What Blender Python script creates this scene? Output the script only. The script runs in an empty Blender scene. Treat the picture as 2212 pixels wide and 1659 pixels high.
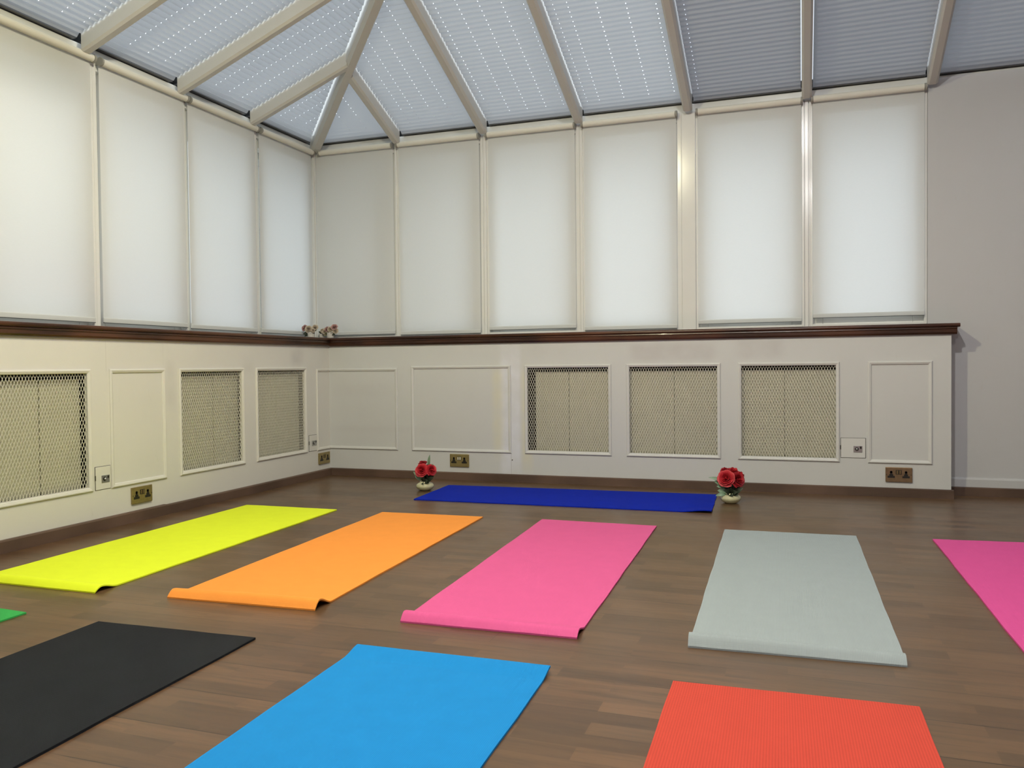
import bpy, bmesh, math, random
from mathutils import Vector, Matrix
C = bpy.context.scene.collection
S = bpy.context.scene
random.seed(7)

# ------------------------------------------------------------------ materials
def nmat(name):
    m = bpy.data.materials.new(name); m.use_nodes = True
    nt = m.node_tree; b = nt.nodes['Principled BSDF']
    return m, nt, b
def N(nt, t, **kw):
    n = nt.nodes.new(t)
    for k, v in kw.items():
        if k in n.inputs.keys() if isinstance(k, str) else False: n.inputs[k].default_value = v
        else: setattr(n, k, v)
    return n
def L(nt, a, b): nt.links.new(a, b)
def math_(nt, op, a, b=None, clamp=False):
    n = nt.nodes.new('ShaderNodeMath'); n.operation = op; n.use_clamp = clamp
    for i, v in enumerate((a, b)):
        if v is None: continue
        if isinstance(v, (int, float)): n.inputs[i].default_value = v
        else: L(nt, v, n.inputs[i])
    return n.outputs[0]
def mixc(nt, f, a, b, mode='MIX'):
    n = nt.nodes.new('ShaderNodeMix'); n.data_type = 'RGBA'; n.blend_type = mode
    if isinstance(f, (int, float)): n.inputs[0].default_value = f
    else: L(nt, f, n.inputs[0])
    for i, v in ((6, a), (7, b)):
        if isinstance(v, tuple): n.inputs[i].default_value = (*v, 1) if len(v) == 3 else v
        else: L(nt, v, n.inputs[i])
    return n.outputs[2]
def pos(nt):
    g = nt.nodes.new('ShaderNodeNewGeometry'); s = nt.nodes.new('ShaderNodeSeparateXYZ')
    L(nt, g.outputs['Position'], s.inputs[0]); return g.outputs['Position'], s.outputs
def noise(nt, vec, scale, detail=3, rough=.5, mapscale=None):
    if mapscale:
        mp = nt.nodes.new('ShaderNodeMapping'); mp.inputs['Scale'].default_value = mapscale
        L(nt, vec, mp.inputs[0]); vec = mp.outputs[0]
    n = nt.nodes.new('ShaderNodeTexNoise'); n.inputs['Scale'].default_value = scale
    n.inputs['Detail'].default_value = detail; n.inputs['Roughness'].default_value = rough
    L(nt, vec, n.inputs['Vector']); return n.outputs['Fac']
def ramp(nt, f, a, b):
    n = nt.nodes.new('ShaderNodeMapRange'); n.interpolation_type = 'SMOOTHSTEP'
    n.inputs['From Min'].default_value = a; n.inputs['From Max'].default_value = b
    L(nt, f, n.inputs['Value']); return n.outputs[0]
def bump(nt, b, h, strength=.2, dist=.002):
    n = nt.nodes.new('ShaderNodeBump'); n.inputs['Strength'].default_value = strength
    n.inputs['Distance'].default_value = dist; L(nt, h, n.inputs['Height']); L(nt, n.outputs[0], b.inputs['Normal'])
def softbox(nt, u, z, u0, u1, z0, z1, su=.04, sz=.04):
    a = math_(nt, 'MULTIPLY', ramp(nt, u, u0 - su, u0 + su), math_(nt, 'SUBTRACT', 1.0, ramp(nt, u, u1 - su, u1 + su)))
    c = math_(nt, 'MULTIPLY', ramp(nt, z, z0 - sz, z0 + sz), math_(nt, 'SUBTRACT', 1.0, ramp(nt, z, z1 - sz, z1 + sz)))
    return math_(nt, 'MULTIPLY', a, c)

def simple(name, col, rough=.5, metal=0, coat=0, var=.06, vscale=9, spec=.5):
    m, nt, b = nmat(name)
    p, _ = pos(nt)
    f = noise(nt, p, vscale, 4)
    L(nt, mixc(nt, f, tuple(c * (1 - var) for c in col), tuple(min(1, c * (1 + var)) for c in col)), b.inputs['Base Color'])
    b.inputs['Roughness'].default_value = rough; b.inputs['Metallic'].default_value = metal
    b.inputs['Coat Weight'].default_value = coat; b.inputs['Specular IOR Level'].default_value = spec
    return m

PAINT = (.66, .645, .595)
def wall_paint(name, axis, boxes=(), lines=(), col=PAINT, rough=.42):
    m, nt, b = nmat(name)
    p, s = pos(nt); u = s[0 if axis == 'x' else 1]; z = s[2]
    f = noise(nt, p, 3.2, 5, .6)
    c = mixc(nt, f, tuple(v * .965 for v in col), tuple(v * 1.03 for v in col))
    sc = noise(nt, p, 22, 6, .7, (1, 1, .35))
    c = mixc(nt, math_(nt, 'MULTIPLY', ramp(nt, sc, .60, .78), .22), c, (.40, .37, .31))
    brk = ramp(nt, noise(nt, p, 7, 3), .25, .75)
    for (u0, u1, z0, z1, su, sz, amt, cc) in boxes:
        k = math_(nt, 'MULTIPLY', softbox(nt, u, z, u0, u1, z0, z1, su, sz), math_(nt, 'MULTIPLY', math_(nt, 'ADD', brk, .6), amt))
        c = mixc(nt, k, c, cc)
    for (u0, z0, z1, w, amt) in lines:
        k = math_(nt, 'MULTIPLY', softbox(nt, u, z, u0 - w / 2, u0 + w / 2, z0, z1, w * .4, .01), amt)
        c = mixc(nt, k, c, (.14, .12, .09))
    L(nt, c, b.inputs['Base Color']); b.inputs['Roughness'].default_value = rough
    bump(nt, b, noise(nt, p, 160, 3), .12, .0015)
    return m

M = {}
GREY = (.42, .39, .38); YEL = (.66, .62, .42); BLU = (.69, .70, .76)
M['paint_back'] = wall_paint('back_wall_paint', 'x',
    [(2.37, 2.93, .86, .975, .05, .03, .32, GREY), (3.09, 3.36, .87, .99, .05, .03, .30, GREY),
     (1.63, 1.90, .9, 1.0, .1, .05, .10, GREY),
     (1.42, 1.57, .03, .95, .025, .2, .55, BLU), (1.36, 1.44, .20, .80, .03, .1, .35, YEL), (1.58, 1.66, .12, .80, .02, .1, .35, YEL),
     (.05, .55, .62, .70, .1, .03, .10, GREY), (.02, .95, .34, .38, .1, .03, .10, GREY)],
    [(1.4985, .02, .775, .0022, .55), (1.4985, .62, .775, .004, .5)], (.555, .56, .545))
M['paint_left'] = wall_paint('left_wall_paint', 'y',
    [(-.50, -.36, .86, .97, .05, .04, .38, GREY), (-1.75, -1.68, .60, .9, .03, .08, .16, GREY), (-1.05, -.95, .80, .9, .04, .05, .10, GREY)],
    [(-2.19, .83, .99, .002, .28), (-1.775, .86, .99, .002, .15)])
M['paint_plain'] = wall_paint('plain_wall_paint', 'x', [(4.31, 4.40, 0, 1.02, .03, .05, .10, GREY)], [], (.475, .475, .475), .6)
M['frame_white'] = simple('gloss_frame_paint', (.655, .655, .63), .17, coat=.4, var=.03)
M['rafter'] = simple('rafter_paint', (.53, .52, .485), .35, var=.04)
M['mould'] = simple('moulding_paint', (.60, .60, .575), .4, var=.04)
M['mould_l'] = simple('cream_moulding_paint', (.66, .645, .59), .4, var=.04)
M['grille'] = simple('grille_paint', (.60, .58, .49), .5, var=.06)
M['radiator'] = simple('radiator_paint', (.47, .455, .345), .4, var=.06)
M['cavity'] = simple('cavity_shade', (.035, .028, .02), .9, var=.3)  # near-black colour stands in for shade inside the enclosed cavity
M['brass'] = simple('antique_brass', (.34, .27, .12), .38, .75, var=.25, vscale=60)
M['bronze'] = simple('bronzed_brass', (.26, .18, .10), .36, .75, var=.25, vscale=60)
M['black_plastic'] = simple('black_insert', (.012, .010, .008), .4)
M['switch_white'] = simple('white_rocker', (.72, .68, .5), .3)
M['switch_brass'] = simple('brass_rocker', (.22, .16, .07), .3, .6)
M['chrome'] = simple('satin_chrome', (.45, .45, .44), .28, .9, var=.1, vscale=80)
M['dark_gap'] = simple('dark_gap', (.05, .045, .03), .8)
M['alu_dark'] = simple('grey_rail', (.10, .10, .10), .4, .3)
M['cap_grey'] = simple('grey_plastic', (.27, .26, .225), .45)
M['bar_grey'] = simple('bottom_bar_grey', (.10, .11, .11), .35, .4)
M['vase'] = simple('cream_glazed_ceramic', (.50, .48, .29), .12, coat=.6, var=.12, vscale=30)
M['pot'] = simple('small_white_pot', (.52, .50, .46), .4)
M['rose_red'] = simple('red_silk_petal', (.36, .010, .018), .55, var=.3, vscale=120)
M['rose_red_light'] = simple('bright_red_petal', (.50, .020, .030), .55, var=.3, vscale=120)
M['rose_cream'] = simple('cream_silk_petal', (.44, .37, .28), .6, var=.2, vscale=90)
M['rose_pink'] = simple('pink_silk_petal', (.40, .23, .21), .6, var=.2, vscale=90)
M['leaf_dark'] = simple('dark_green_leaf', (.016, .026, .012), .5, var=.4, vscale=70)
M['leaf_pale'] = simple('pale_green_leaf', (.17, .27, .17), .5, var=.25, vscale=70)
M['leaf_tan'] = simple('tan_leaf', (.12, .11, .05), .6, var=.25, vscale=70)
M['stem'] = simple('green_stem', (.03, .05, .02), .6)
M['lamp_metal'] = simple('lamp_white_metal', (.6, .6, .58), .4)
M['gutter'] = simple('outer_frame', (.6, .6, .58), .5)
M['ground'] = simple('paving_outside', (.30, .30, .28), .9, var=.2)

# floor: three-strip laminate, staves along X
def floor_mat():
    m, nt, b = nmat('laminate_floor')
    p, s = pos(nt)
    def brick(w, h, off, mort, c1, c2, cm=(0, 0, 0), freq=2):
        n = nt.nodes.new('ShaderNodeTexBrick'); L(nt, p, n.inputs['Vector'])
        n.inputs['Scale'].default_value = 1; n.inputs['Brick Width'].default_value = w; n.inputs['Row Height'].default_value = h
        n.inputs['Mortar Size'].default_value = mort; n.inputs['Mortar Smooth'].default_value = .2
        n.offset = off; n.offset_frequency = freq
        n.inputs['Color1'].default_value = (*c1, 1); n.inputs['Color2'].default_value = (*c2, 1); n.inputs['Mortar'].default_value = (*cm, 1)
        return n
    st = brick(.43, .0645, .37, 0, (.088, .046, .022), (.165, .087, .042))
    st2 = brick(.43, .0645, .37, 0, (0, 0, 0), (1, 1, 1)); st2.inputs['Bias'].default_value = 0
    pl = brick(2.58, .1935, .33, .0015, (1, 1, 1), (1, 1, 1), (.0, .0, .0))
    # grain, offset per stave
    ad = nt.nodes.new('ShaderNodeVectorMath'); ad.operation = 'MULTIPLY_ADD'
    L(nt, st2.outputs['Color'], ad.inputs[0]); ad.inputs[1].default_value = (7, 3, 5); L(nt, p, ad.inputs[2])
    g1 = noise(nt, ad.outputs[0], 1, 7, .68, (3.5, 46, 1))
    g2 = noise(nt, ad.outputs[0], 1, 5, .6, (10, 190, 1))
    g3 = noise(nt, ad.outputs[0], 1, 3, .5, (2.2, 9, 1))
    c = st.outputs['Color']
    c = mixc(nt, math_(nt, 'MULTIPLY', ramp(nt, g1, .42, .70), .62), c, (.046, .026, .015))
    c = mixc(nt, math_(nt, 'MULTIPLY', ramp(nt, g2, .5, .75), .30), c, (.060, .034, .022))
    c = mixc(nt, math_(nt, 'MULTIPLY', ramp(nt, g3, .50, .72), .38), c, (.168, .093, .047))
    big = noise(nt, p, .9, 3)
    c = mixc(nt, math_(nt, 'MULTIPLY', ramp(nt, big, .35, .65), .35), c, (.097, .064, .030))
    jm = ramp(nt, noise(nt, p, 1.7, 2), .40, .58)
    seam = math_(nt, 'MULTIPLY', pl.outputs['Fac'], math_(nt, 'MULTIPLY', jm, .9))
    c = mixc(nt, seam, c, (.012, .008, .006))
    L(nt, c, b.inputs['Base Color'])
    r = nt.nodes.new('ShaderNodeMapRange'); r.inputs['To Min'].default_value = .24; r.inputs['To Max'].default_value = .40
    L(nt, noise(nt, p, 5, 5, .6), r.inputs['Value']); L(nt, r.outputs[0], b.inputs['Roughness'])
    b.inputs['Specular IOR Level'].default_value = .48
    bump(nt, b, g2, .06, .0006)
    return m
M['floor'] = floor_mat()
def wood_mat(name, a, bcol, rough=.3, axis='x'):
    m, nt, b = nmat(name); p, _ = pos(nt)
    sc = (2.5, 40, 40) if axis == 'x' else (40, 2.5, 40)
    g = noise(nt, p, 1, 6, .65, sc); k = noise(nt, p, 1.6, 3)
    c = mixc(nt, ramp(nt, g, .3, .75), a, bcol)
    c = mixc(nt, math_(nt, 'MULTIPLY', ramp(nt, k, .4, .62), .55), c, tuple(v * 1.9 for v in bcol))
    L(nt, c, b.inputs['Base Color']); b.inputs['Roughness'].default_value = rough
    b.inputs['Specular IOR Level'].default_value = .3; b.inputs['Coat Weight'].default_value = .04
    return m
M['sill_x'] = wood_mat('dark_varnished_wood_back', (.018, .007, .004), (.062, .022, .010), .32, 'x')
M['sill_y'] = wood_mat('dark_varnished_wood_left', (.020, .009, .005), (.066, .027, .012), .32, 'y')
M['skirt_x'] = wood_mat('brown_skirting_back', (.075, .046, .032), (.085, .052, .036), .45, 'x')
M['skirt_y'] = wood_mat('brown_skirting_left', (.075, .046, .032), (.085, .052, .036), .45, 'y')

def mat_foam(name, col, weave=.0045, amt=.10, mott=.05, rough=.85, spec=.25):
    m, nt, b = nmat(name)
    uv = nt.nodes.new('ShaderNodeUVMap'); s = nt.nodes.new('ShaderNodeSeparateXYZ'); L(nt, uv.outputs[0], s.inputs[0])
    def wv(o):
        a = math_(nt, 'MULTIPLY', o, 2 * math.pi / weave)
        return math_(nt, 'MULTIPLY', math_(nt, 'ADD', math_(nt, 'SINE', a), 1), .5)
    h = math_(nt, 'MULTIPLY', wv(s.outputs[0]), math_(nt, 'ADD', math_(nt, 'MULTIPLY', wv(s.outputs[1]), .6), .4))
    n1 = noise(nt, uv.outputs[0], 14, 4)
    c = mixc(nt, n1, tuple(v * (1 - mott) for v in col), tuple(min(1, v * (1 + mott)) for v in col))
    c = mixc(nt, math_(nt, 'MULTIPLY', math_(nt, 'SUBTRACT', 1, h), amt), c, tuple(v * .45 for v in col))
    L(nt, c, b.inputs['Base Color']); b.inputs['Roughness'].default_value = rough
    b.inputs['Specular IOR Level'].default_value = spec
    bump(nt, b, h, .35, .001)
    return m

def fabric(name, col, trans, tcol, weave=True):
    m, nt, b = nmat(name)
    out = nt.nodes['Material Output']; nt.nodes.remove(b)
    p, s = pos(nt)
    f = noise(nt, p, 1, 4, .6, (60, 60, 420))
    f2 = noise(nt, p, 2.0, 3)
    c = mixc(nt, f, tuple(v * .95 for v in col), tuple(min(1, v * 1.04) for v in col))
    d = nt.nodes.new('ShaderNodeBsdfDiffuse'); t = nt.nodes.new('ShaderNodeBsdfTranslucent')
    L(nt, c, d.inputs[0])
    t.inputs[0].default_value = (*tcol, 1)
    mx = nt.nodes.new('ShaderNodeMixShader'); mx.inputs[0].default_value = trans
    L(nt, d.outputs[0], mx.inputs[1]); L(nt, t.outputs[0], mx.inputs[2]); L(nt, mx.outputs[0], out.inputs[0])
    return m
M['roller'] = fabric('roller_blind_fabric', (.79, .79, .765), .42, (.78, .81, .83))
M['roller_tube'] = simple('rolled_fabric', (.68, .66, .58), .8, var=.02)

def pleat_mat():
    m, nt, b = nmat('pleated_blind_fabric')
    out = nt.nodes['Material Output']; nt.nodes.remove(b)
    uv = nt.nodes.new('ShaderNodeUVMap'); s = nt.nodes.new('ShaderNodeSeparateXYZ'); L(nt, uv.outputs[0], s.inputs[0])
    u, v = s.outputs[0], s.outputs[1]          # u: cord column index, v: pleat count
    p, _ = pos(nt)
    fu = math_(nt, 'ABSOLUTE', math_(nt, 'SUBTRACT', math_(nt, 'FRACT', math_(nt, 'ADD', u, .5)), .5))
    fv = math_(nt, 'ABSOLUTE', math_(nt, 'SUBTRACT', math_(nt, 'FRACT', math_(nt, 'ADD', v, .5)), .5))
    a = math_(nt, 'DIVIDE', fu, .019); c2 = math_(nt, 'DIVIDE', fv, .115)
    r = math_(nt, 'ADD', math_(nt, 'MULTIPLY', a, a), math_(nt, 'MULTIPLY', c2, c2))
    hole = math_(nt, 'LESS_THAN', r, 1.0)
    hole = math_(nt, 'MULTIPLY', hole, math_(nt, 'GREATER_THAN', v, 2.6))
    hole = math_(nt, 'MULTIPLY', hole, math_(nt, 'GREATER_THAN', u, .5))
    nz = noise(nt, p, 3, 4)
    c = mixc(nt, nz, (.33, .335, .345), (.40, .405, .415))
    d = nt.nodes.new('ShaderNodeBsdfDiffuse'); L(nt, c, d.inputs[0])
    t = nt.nodes.new('ShaderNodeBsdfTranslucent'); t.inputs[0].default_value = (.43, .445, .46, 1)
    mx = nt.nodes.new('ShaderNodeMixShader'); mx.inputs[0].default_value = .42
    L(nt, d.outputs[0], mx.inputs[1]); L(nt, t.outputs[0], mx.inputs[2])
    tr = nt.nodes.new('ShaderNodeBsdfTransparent')
    m2 = nt.nodes.new('ShaderNodeMixShader'); L(nt, hole, m2.inputs[0]); L(nt, mx.outputs[0], m2.inputs[1]); L(nt, tr.outputs[0], m2.inputs[2])
    L(nt, m2.outputs[0], out.inputs[0])
    return m
M['pleat'] = pleat_mat()
def glass_mat(name='thin_glass', tint=(.93, .95, .95)):
    m, nt, b = nmat(name); out = nt.nodes['Material Output']; nt.nodes.remove(b)
    t = nt.nodes.new('ShaderNodeBsdfTransparent'); t.inputs[0].default_value = (*tint, 1)
    g = nt.nodes.new('ShaderNodeBsdfGlossy'); g.inputs['Roughness'].default_value = .02
    mx = nt.nodes.new('ShaderNodeMixShader'); mx.inputs[0].default_value = .06
    L(nt, t.outputs[0], mx.inputs[1]); L(nt, g.outputs[0], mx.inputs[2]); L(nt, mx.outputs[0], out.inputs[0])
    return m
M['glass'] = glass_mat()
M['glass_dimming'] = glass_mat('added_dimming_glazing', (.46, .47, .49))  # added tint, darkens the roof blinds on the right
def emis(name, col, st):
    m, nt, b = nmat(name); b.inputs['Emission Color'].default_value = (*col, 1); b.inputs['Emission Strength'].default_value = st
    b.inputs['Base Color'].default_value = (*col, 1); return m
M['bulb'] = emis('lamp_glow', (1, .93, .8), 4)

# ------------------------------------------------------------------ mesh helpers
def wl(o):
    l = Vector((0, 0, 0))
    while o is not None: l = l + o.location; o = o.parent
    return l
def tag(o, label=None, cat=None, group=None, kind=None):
    if label: o['label'] = label
    if cat: o['category'] = cat
    if group: o['group'] = group
    if kind: o['kind'] = kind
    return o
def thing(name, loc, label, cat, group=None, kind=None):
    o = bpy.data.objects.new(name, None); o.empty_display_size = .1; C.objects.link(o); o.location = loc
    return tag(o, label, cat, group, kind)
def obj(name, bm, mats, parent=None, smooth=False, bevel=0, normals=True):
    if normals: bmesh.ops.recalc_face_normals(bm, faces=bm.faces)
    if not isinstance(mats, (list, tuple)): mats = [mats]
    if parent is None:
        xs = [v.co for v in bm.verts]
        c = Vector(((min(v.x for v in xs) + max(v.x for v in xs)) / 2, (min(v.y for v in xs) + max(v.y for v in xs)) / 2, min(v.z for v in xs)))
    else: c = wl(parent)
    bmesh.ops.translate(bm, verts=bm.verts, vec=-c)
    me = bpy.data.meshes.new(name); bm.to_mesh(me); bm.free()
    for m in mats: me.materials.append(m)
    if smooth:
        for f in me.polygons: f.use_smooth = True
    o = bpy.data.objects.new(name, me); C.objects.link(o)
    if parent is None: o.location = c
    else: o.parent = parent
    if bevel:
        b = o.modifiers.new('bevel', 'BEVEL'); b.width = bevel; b.segments = 2; b.limit_method = 'ANGLE'
    return o
def struct(name, bm, mats, **kw):
    o = obj(name, bm, mats, **kw)
    if o.parent is None: o['kind'] = 'structure'
    return o
BM = bmesh.new
# wall coordinates: side 'b' = back wall (u = X, d = depth towards outside = +Y);  side 'l' = left wall (u = Y, d = -X)
def W(side, u, d, z): return Vector((u, d, z)) if side == 'b' else Vector((-d, u, z))
def box(bm, x0, x1, y0, y1, z0, z1, mi=0):
    v = [bm.verts.new((x, y, z)) for x in (x0, x1) for y in (y0, y1) for z in (z0, z1)]
    for f in ((0, 1, 3, 2), (4, 6, 7, 5), (0, 4, 5, 1), (2, 3, 7, 6), (0, 2, 6, 4), (1, 5, 7, 3)):
        bm.faces.new([v[i] for i in f]).material_index = mi
def wbox(bm, side, u0, u1, d0, d1, z0, z1, mi=0):
    a = W(side, u0, d0, z0); b = W(side, u1, d1, z1)
    box(bm, min(a.x, b.x), max(a.x, b.x), min(a.y, b.y), max(a.y, b.y), z0, z1, mi)
def rot_bm(bm, geom_verts, mat): bmesh.ops.transform(bm, matrix=mat, verts=geom_verts)
def prism(bm, rings, close=True, cap=True, mi=0):
    R = [[bm.verts.new(p) for p in r] for r in rings]; n = len(R[0])
    for a, b in zip(R, R[1:]):
        for i in range(n if close else n - 1):
            bm.faces.new((a[i], a[(i + 1) % n], b[(i + 1) % n], b[i])).material_index = mi
    if cap and close:
        bm.faces.new(R[0][::-1]).material_index = mi; bm.faces.new(R[-1]).material_index = mi
def rod(bm, a, b, r, n=12, mi=0, r2=None):
    a, b = Vector(a), Vector(b); d = (b - a).normalized(); x = d.orthogonal().normalized(); y = d.cross(x)
    r2 = r if r2 is None else r2
    prism(bm, [[p + (x * math.cos(t) + y * math.sin(t)) * rr for t in [2 * math.pi * i / n for i in range(n)]] for p, rr in ((a, r), (b, r2))], mi=mi)
def lathe(bm, prof, c, n=28):
    c = Vector(c); rings = []
    for r, z in prof:
        if r < 1e-5: r = 1e-4
        rings.append([c + Vector((r * math.cos(2 * math.pi * i / n), r * math.sin(2 * math.pi * i / n), z)) for i in range(n)])
    prism(bm, rings)
def wprofile(bm, side, prof, ua, ub, mitre_b=False, mi=0):
    # prof: (d,z) points; from u=ua to u=ub; mitre_b: end b lies on the 45 degree corner line through (0,0)
    def end(u, m):
        if not m: return [W(side, u, d, z) for d, z in prof]
        return [W(side, (-d if side == 'b' else d), d, z) for d, z in prof]
    prism(bm, [end(ua, False), end(ub, mitre_b)], mi=mi)

# ------------------------------------------------------------------ dimensions
RX, RY = 7.6, -8.2                      # far right wall and the wall behind the camera
DB, DL = .155, .205                     # depth of the blind fabric behind the panelling, back and left
SL = math.tan(math.radians(21.5)); EZ = 2.625   # roof pitch, height of the roof blinds at the eaves
RZ = EZ + SL * (RX / 2 + .2)            # ridge height
CLX = 4.334                             # right end of the back panelling
FR = dict(b=[(1.605, 2.236), (2.341, 2.971), (3.082, 3.703)], l=[(-2.90, -2.296), (-1.655, -1.050), (-.924, -.322)])
ZF0, ZF1 = .206, .841                   # outer edges of the framed openings
FR['l'][0] = (-2.905, -2.296)

# ------------------------------------------------------------------ floor
bm = BM(); box(bm, -.5, RX + .1, RY - .1, .3, -.1, 0); struct('floor', bm, M['floor'])
bm = BM(); box(bm, -14, 22, -22, 14, -.35, -.30); g = struct('ground', bm, M['ground'])

# ------------------------------------------------------------------ walls
def panelling(side, u0, u1, holes, mat, name):
    bm = BM(); T = .018
    us = sorted(holes); zb, zt = ZF0 + .024, ZF1 - .018
    cur = u0
    for a, b in us:
        a2, b2 = a + .020, b - .020
        wbox(bm, side, cur, a2, 0, T, 0, 1.0); wbox(bm, side, a2, b2, 0, T, 0, zb); wbox(bm, side, a2, b2, 0, T, zt, 1.0)
        cur = b2
    wbox(bm, side, cur, u1, 0, T, 0, 1.0)
    return bm
bm = panelling('b', 0, CLX, FR['b'], None, '')
wbox(bm, 'b', CLX - .018, CLX, .018, .165, 0, 1.0)                 # return of the boxing at its right end
wbox(bm, 'b', -.25, CLX - .018, .16, .165, 0, 1.0, 1)              # dark back of the cavity
wbox(bm, 'b', -.25, CLX - .018, .165, .36, -.05, 1.045)
wbox(bm, 'b', 4.225, RX, .165, .36, -.05, 2.60)                    # plain wall to the right
bmw = bm
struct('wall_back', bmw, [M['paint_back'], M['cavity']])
# dimmer, cooler light on the plain wall is put into its paint colour: thin plaster skin in front of the masonry
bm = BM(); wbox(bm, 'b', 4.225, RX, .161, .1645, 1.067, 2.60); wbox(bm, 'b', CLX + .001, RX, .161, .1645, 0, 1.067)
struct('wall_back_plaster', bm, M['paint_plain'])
bm = panelling('l', RY, 0, [(-5.08, -4.45), (-4.35, -3.72)] + FR['l'], None, '')
wbox(bm, 'l', RY, .16, .205, .21, 0, 1.0, 1)
wbox(bm, 'l', RY, .36, .21, .40, -.05, 1.045)
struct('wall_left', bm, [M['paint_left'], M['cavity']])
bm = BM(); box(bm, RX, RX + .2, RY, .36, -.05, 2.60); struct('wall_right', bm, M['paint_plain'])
bm = BM(); box(bm, -.4, RX + .2, RY - .2, RY, -.05, 2.60)
prism(bm, [[(-.4, y, 2.60), (RX + .2, y, 2.60), (RX / 2, y, RZ + .25)] for y in (RY - .2, RY)])
struct('wall_front', bm, M['paint_plain'])

# skirtings
SK = [(-.021, 0), (-.021, .050), (-.014, .0555), (0, .0555), (0, 0)]
bm = BM(); wprofile(bm, 'b', SK, CLX + .012, 0, True)
struct('baseboard_back', bm, M['skirt_x'])
bm = BM(); wprofile(bm, 'b', [(d + .1605, z) for d, z in SK], RX, CLX + .014)
struct('baseboard_back_right', bm, M['skirt_x'])
bm = BM(); wprofile(bm, 'b', [(.150, .0555), (.150, .102), (.154, .112), (.1605, .114), (.1605, .0555)], RX, CLX + .001)
struct('trim_1', bm, M['paint_plain'])
bm = BM(); wprofile(bm, 'l', SK, -1.79, 0, True); wprofile(bm, 'l', [(d * 1.28 if d < 0 else d, z * 1.07) for d, z in SK], RY, -1.791)
struct('baseboard_left', bm, M['skirt_y'])

# window ledge: rounded nosing over a lower moulded board
NOSE = [(.235, 1.044), (.235, 1.067), (-.030, 1.067), (-.037, 1.065), (-.041, 1.060), (-.042, 1.055), (-.041, 1.050), (-.037, 1.046), (-.030, 1.044)]
LOWB = [(.0, 1.0), (.0, 1.044), (-.029, 1.044), (-.031, 1.036), (-.024, 1.030), (-.024, 1.012), (-.019, 1.003), (-.012, 1.0)]
def ledge(side, ua, name, mat):
    bm = BM()
    wprofile(bm, side, [(min(d, .20 if side == 'b' else .24), z) for d, z in NOSE], ua + (.042 if side == 'b' else 0), 0, True)
    wprofile(bm, side, LOWB, ua + (.028 if side == 'b' else 0), 0, True)
    return struct(name, bm, mat)
ledge('b', CLX, 'trim_2', M['sill_x']); ledge('l', RY, 'trim_3', M['sill_y'])

# ------------------------------------------------------------------ windows and glazing bars
BAY = {'b': [(-.190, .498), (.547, 1.213), (1.284, 1.949), (2.013, 2.668), (2.813, 3.478), (3.549, 4.206)],
       'l': [(-7.25, -6.61), (-6.52, -5.88), (-5.79, -5.14), (-5.06, -4.42), (-4.33, -3.68), (-3.60, -2.87), (-2.72, -2.056), (-1.998, -1.328), (-1.296, -.613), (-.565, .107)]}
BZ = {'b': [1.0955, 1.086, 1.105, 1.086, 1.110, 1.130], 'l': [1.1] * 6 + [1.101, 1.103, 1.098, 1.097]}
off = {'b': 0.0, 'l': DL - DB}
wn = 1
for side in 'bl':
    o_ = off[side]
    for (a, b) in BAY[side]:
        bm = BM(); f = .060; d0, d1 = .205 + o_, .285 + o_; z0, z1 = 1.067, 2.56
        wbox(bm, side, a - .015, a + f, d0, d1, z0, z1); wbox(bm, side, b - f, b + .015, d0, d1, z0, z1)
        wbox(bm, side, a + f, b - f, d0, d1, z0, z0 + .07); wbox(bm, side, a + f, b - f, d0, d1, z1 - .12, z1)
        o = struct('window_%d' % wn, bm, M['frame_white'], bevel=.004); wn += 1
        bm = BM(); wbox(bm, side, a + f, b - f, .238 + o_, .242 + o_, z0 + .07, z1 - .12)
        obj('window_pane', bm, M['glass'], parent=o)
tn = 4
def bars(side, u0, u1, ribs, d0=.170):
    # a mullion: flat post with raised beads
    global tn
    o_ = off[side]; bm = BM()
    wbox(bm, side, u0, u1, d0 + .004 + o_, .30 + o_, 1.067, 2.56)
    for a, b, p in ribs: wbox(bm, side, a, b, d0 - p + o_, d0 + .008 + o_, 1.067, 2.56)
    struct('trim_%d' % tn, bm, M['frame_white'], bevel=.0025); tn += 1
bars('b', .498, .547, [(.505, .523, .004), (.529, .543, 0)])
bars('b', 1.213, 1.284, [(1.218, 1.236, 0), (1.240, 1.262, .006), (1.266, 1.280, .001)])
bars('b', 1.949, 2.013, [(1.955, 1.978, 0), (1.982, 2.000, .006), (2.003, 2.010, 0)])
bars('b', 2.668, 2.813, [(2.672, 2.700, 0), (2.7045, 2.795, .010), (2.797, 2.810, 0)])
bars('b', 3.478, 3.549, [(3.482, 3.496, .006), (3.499, 3.522, .006), (3.526, 3.534, 0), (3.538, 3.547, 0)])
bars('b', 4.206, 4.226, [(4.208, 4.222, .004)])
BL = BAY['l']
for i in range(len(BL) - 1):
    a, b = BL[i][1], BL[i + 1][0]
    bars('l', a, b, [(a + .004, a + (b - a) * .45, .003), (a + (b - a) * .5, b - .004, 0)])
bars('l', RY, BL[0][0], [])
# corner post
bm = BM(); box(bm, -.30, -.196, .150, .30, 1.067, 2.56); box(bm, -.215, -.200, .135, .16, 1.067, 2.56)
struct('trim_%d' % tn, bm, M['frame_white'], bevel=.003); tn += 1
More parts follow.
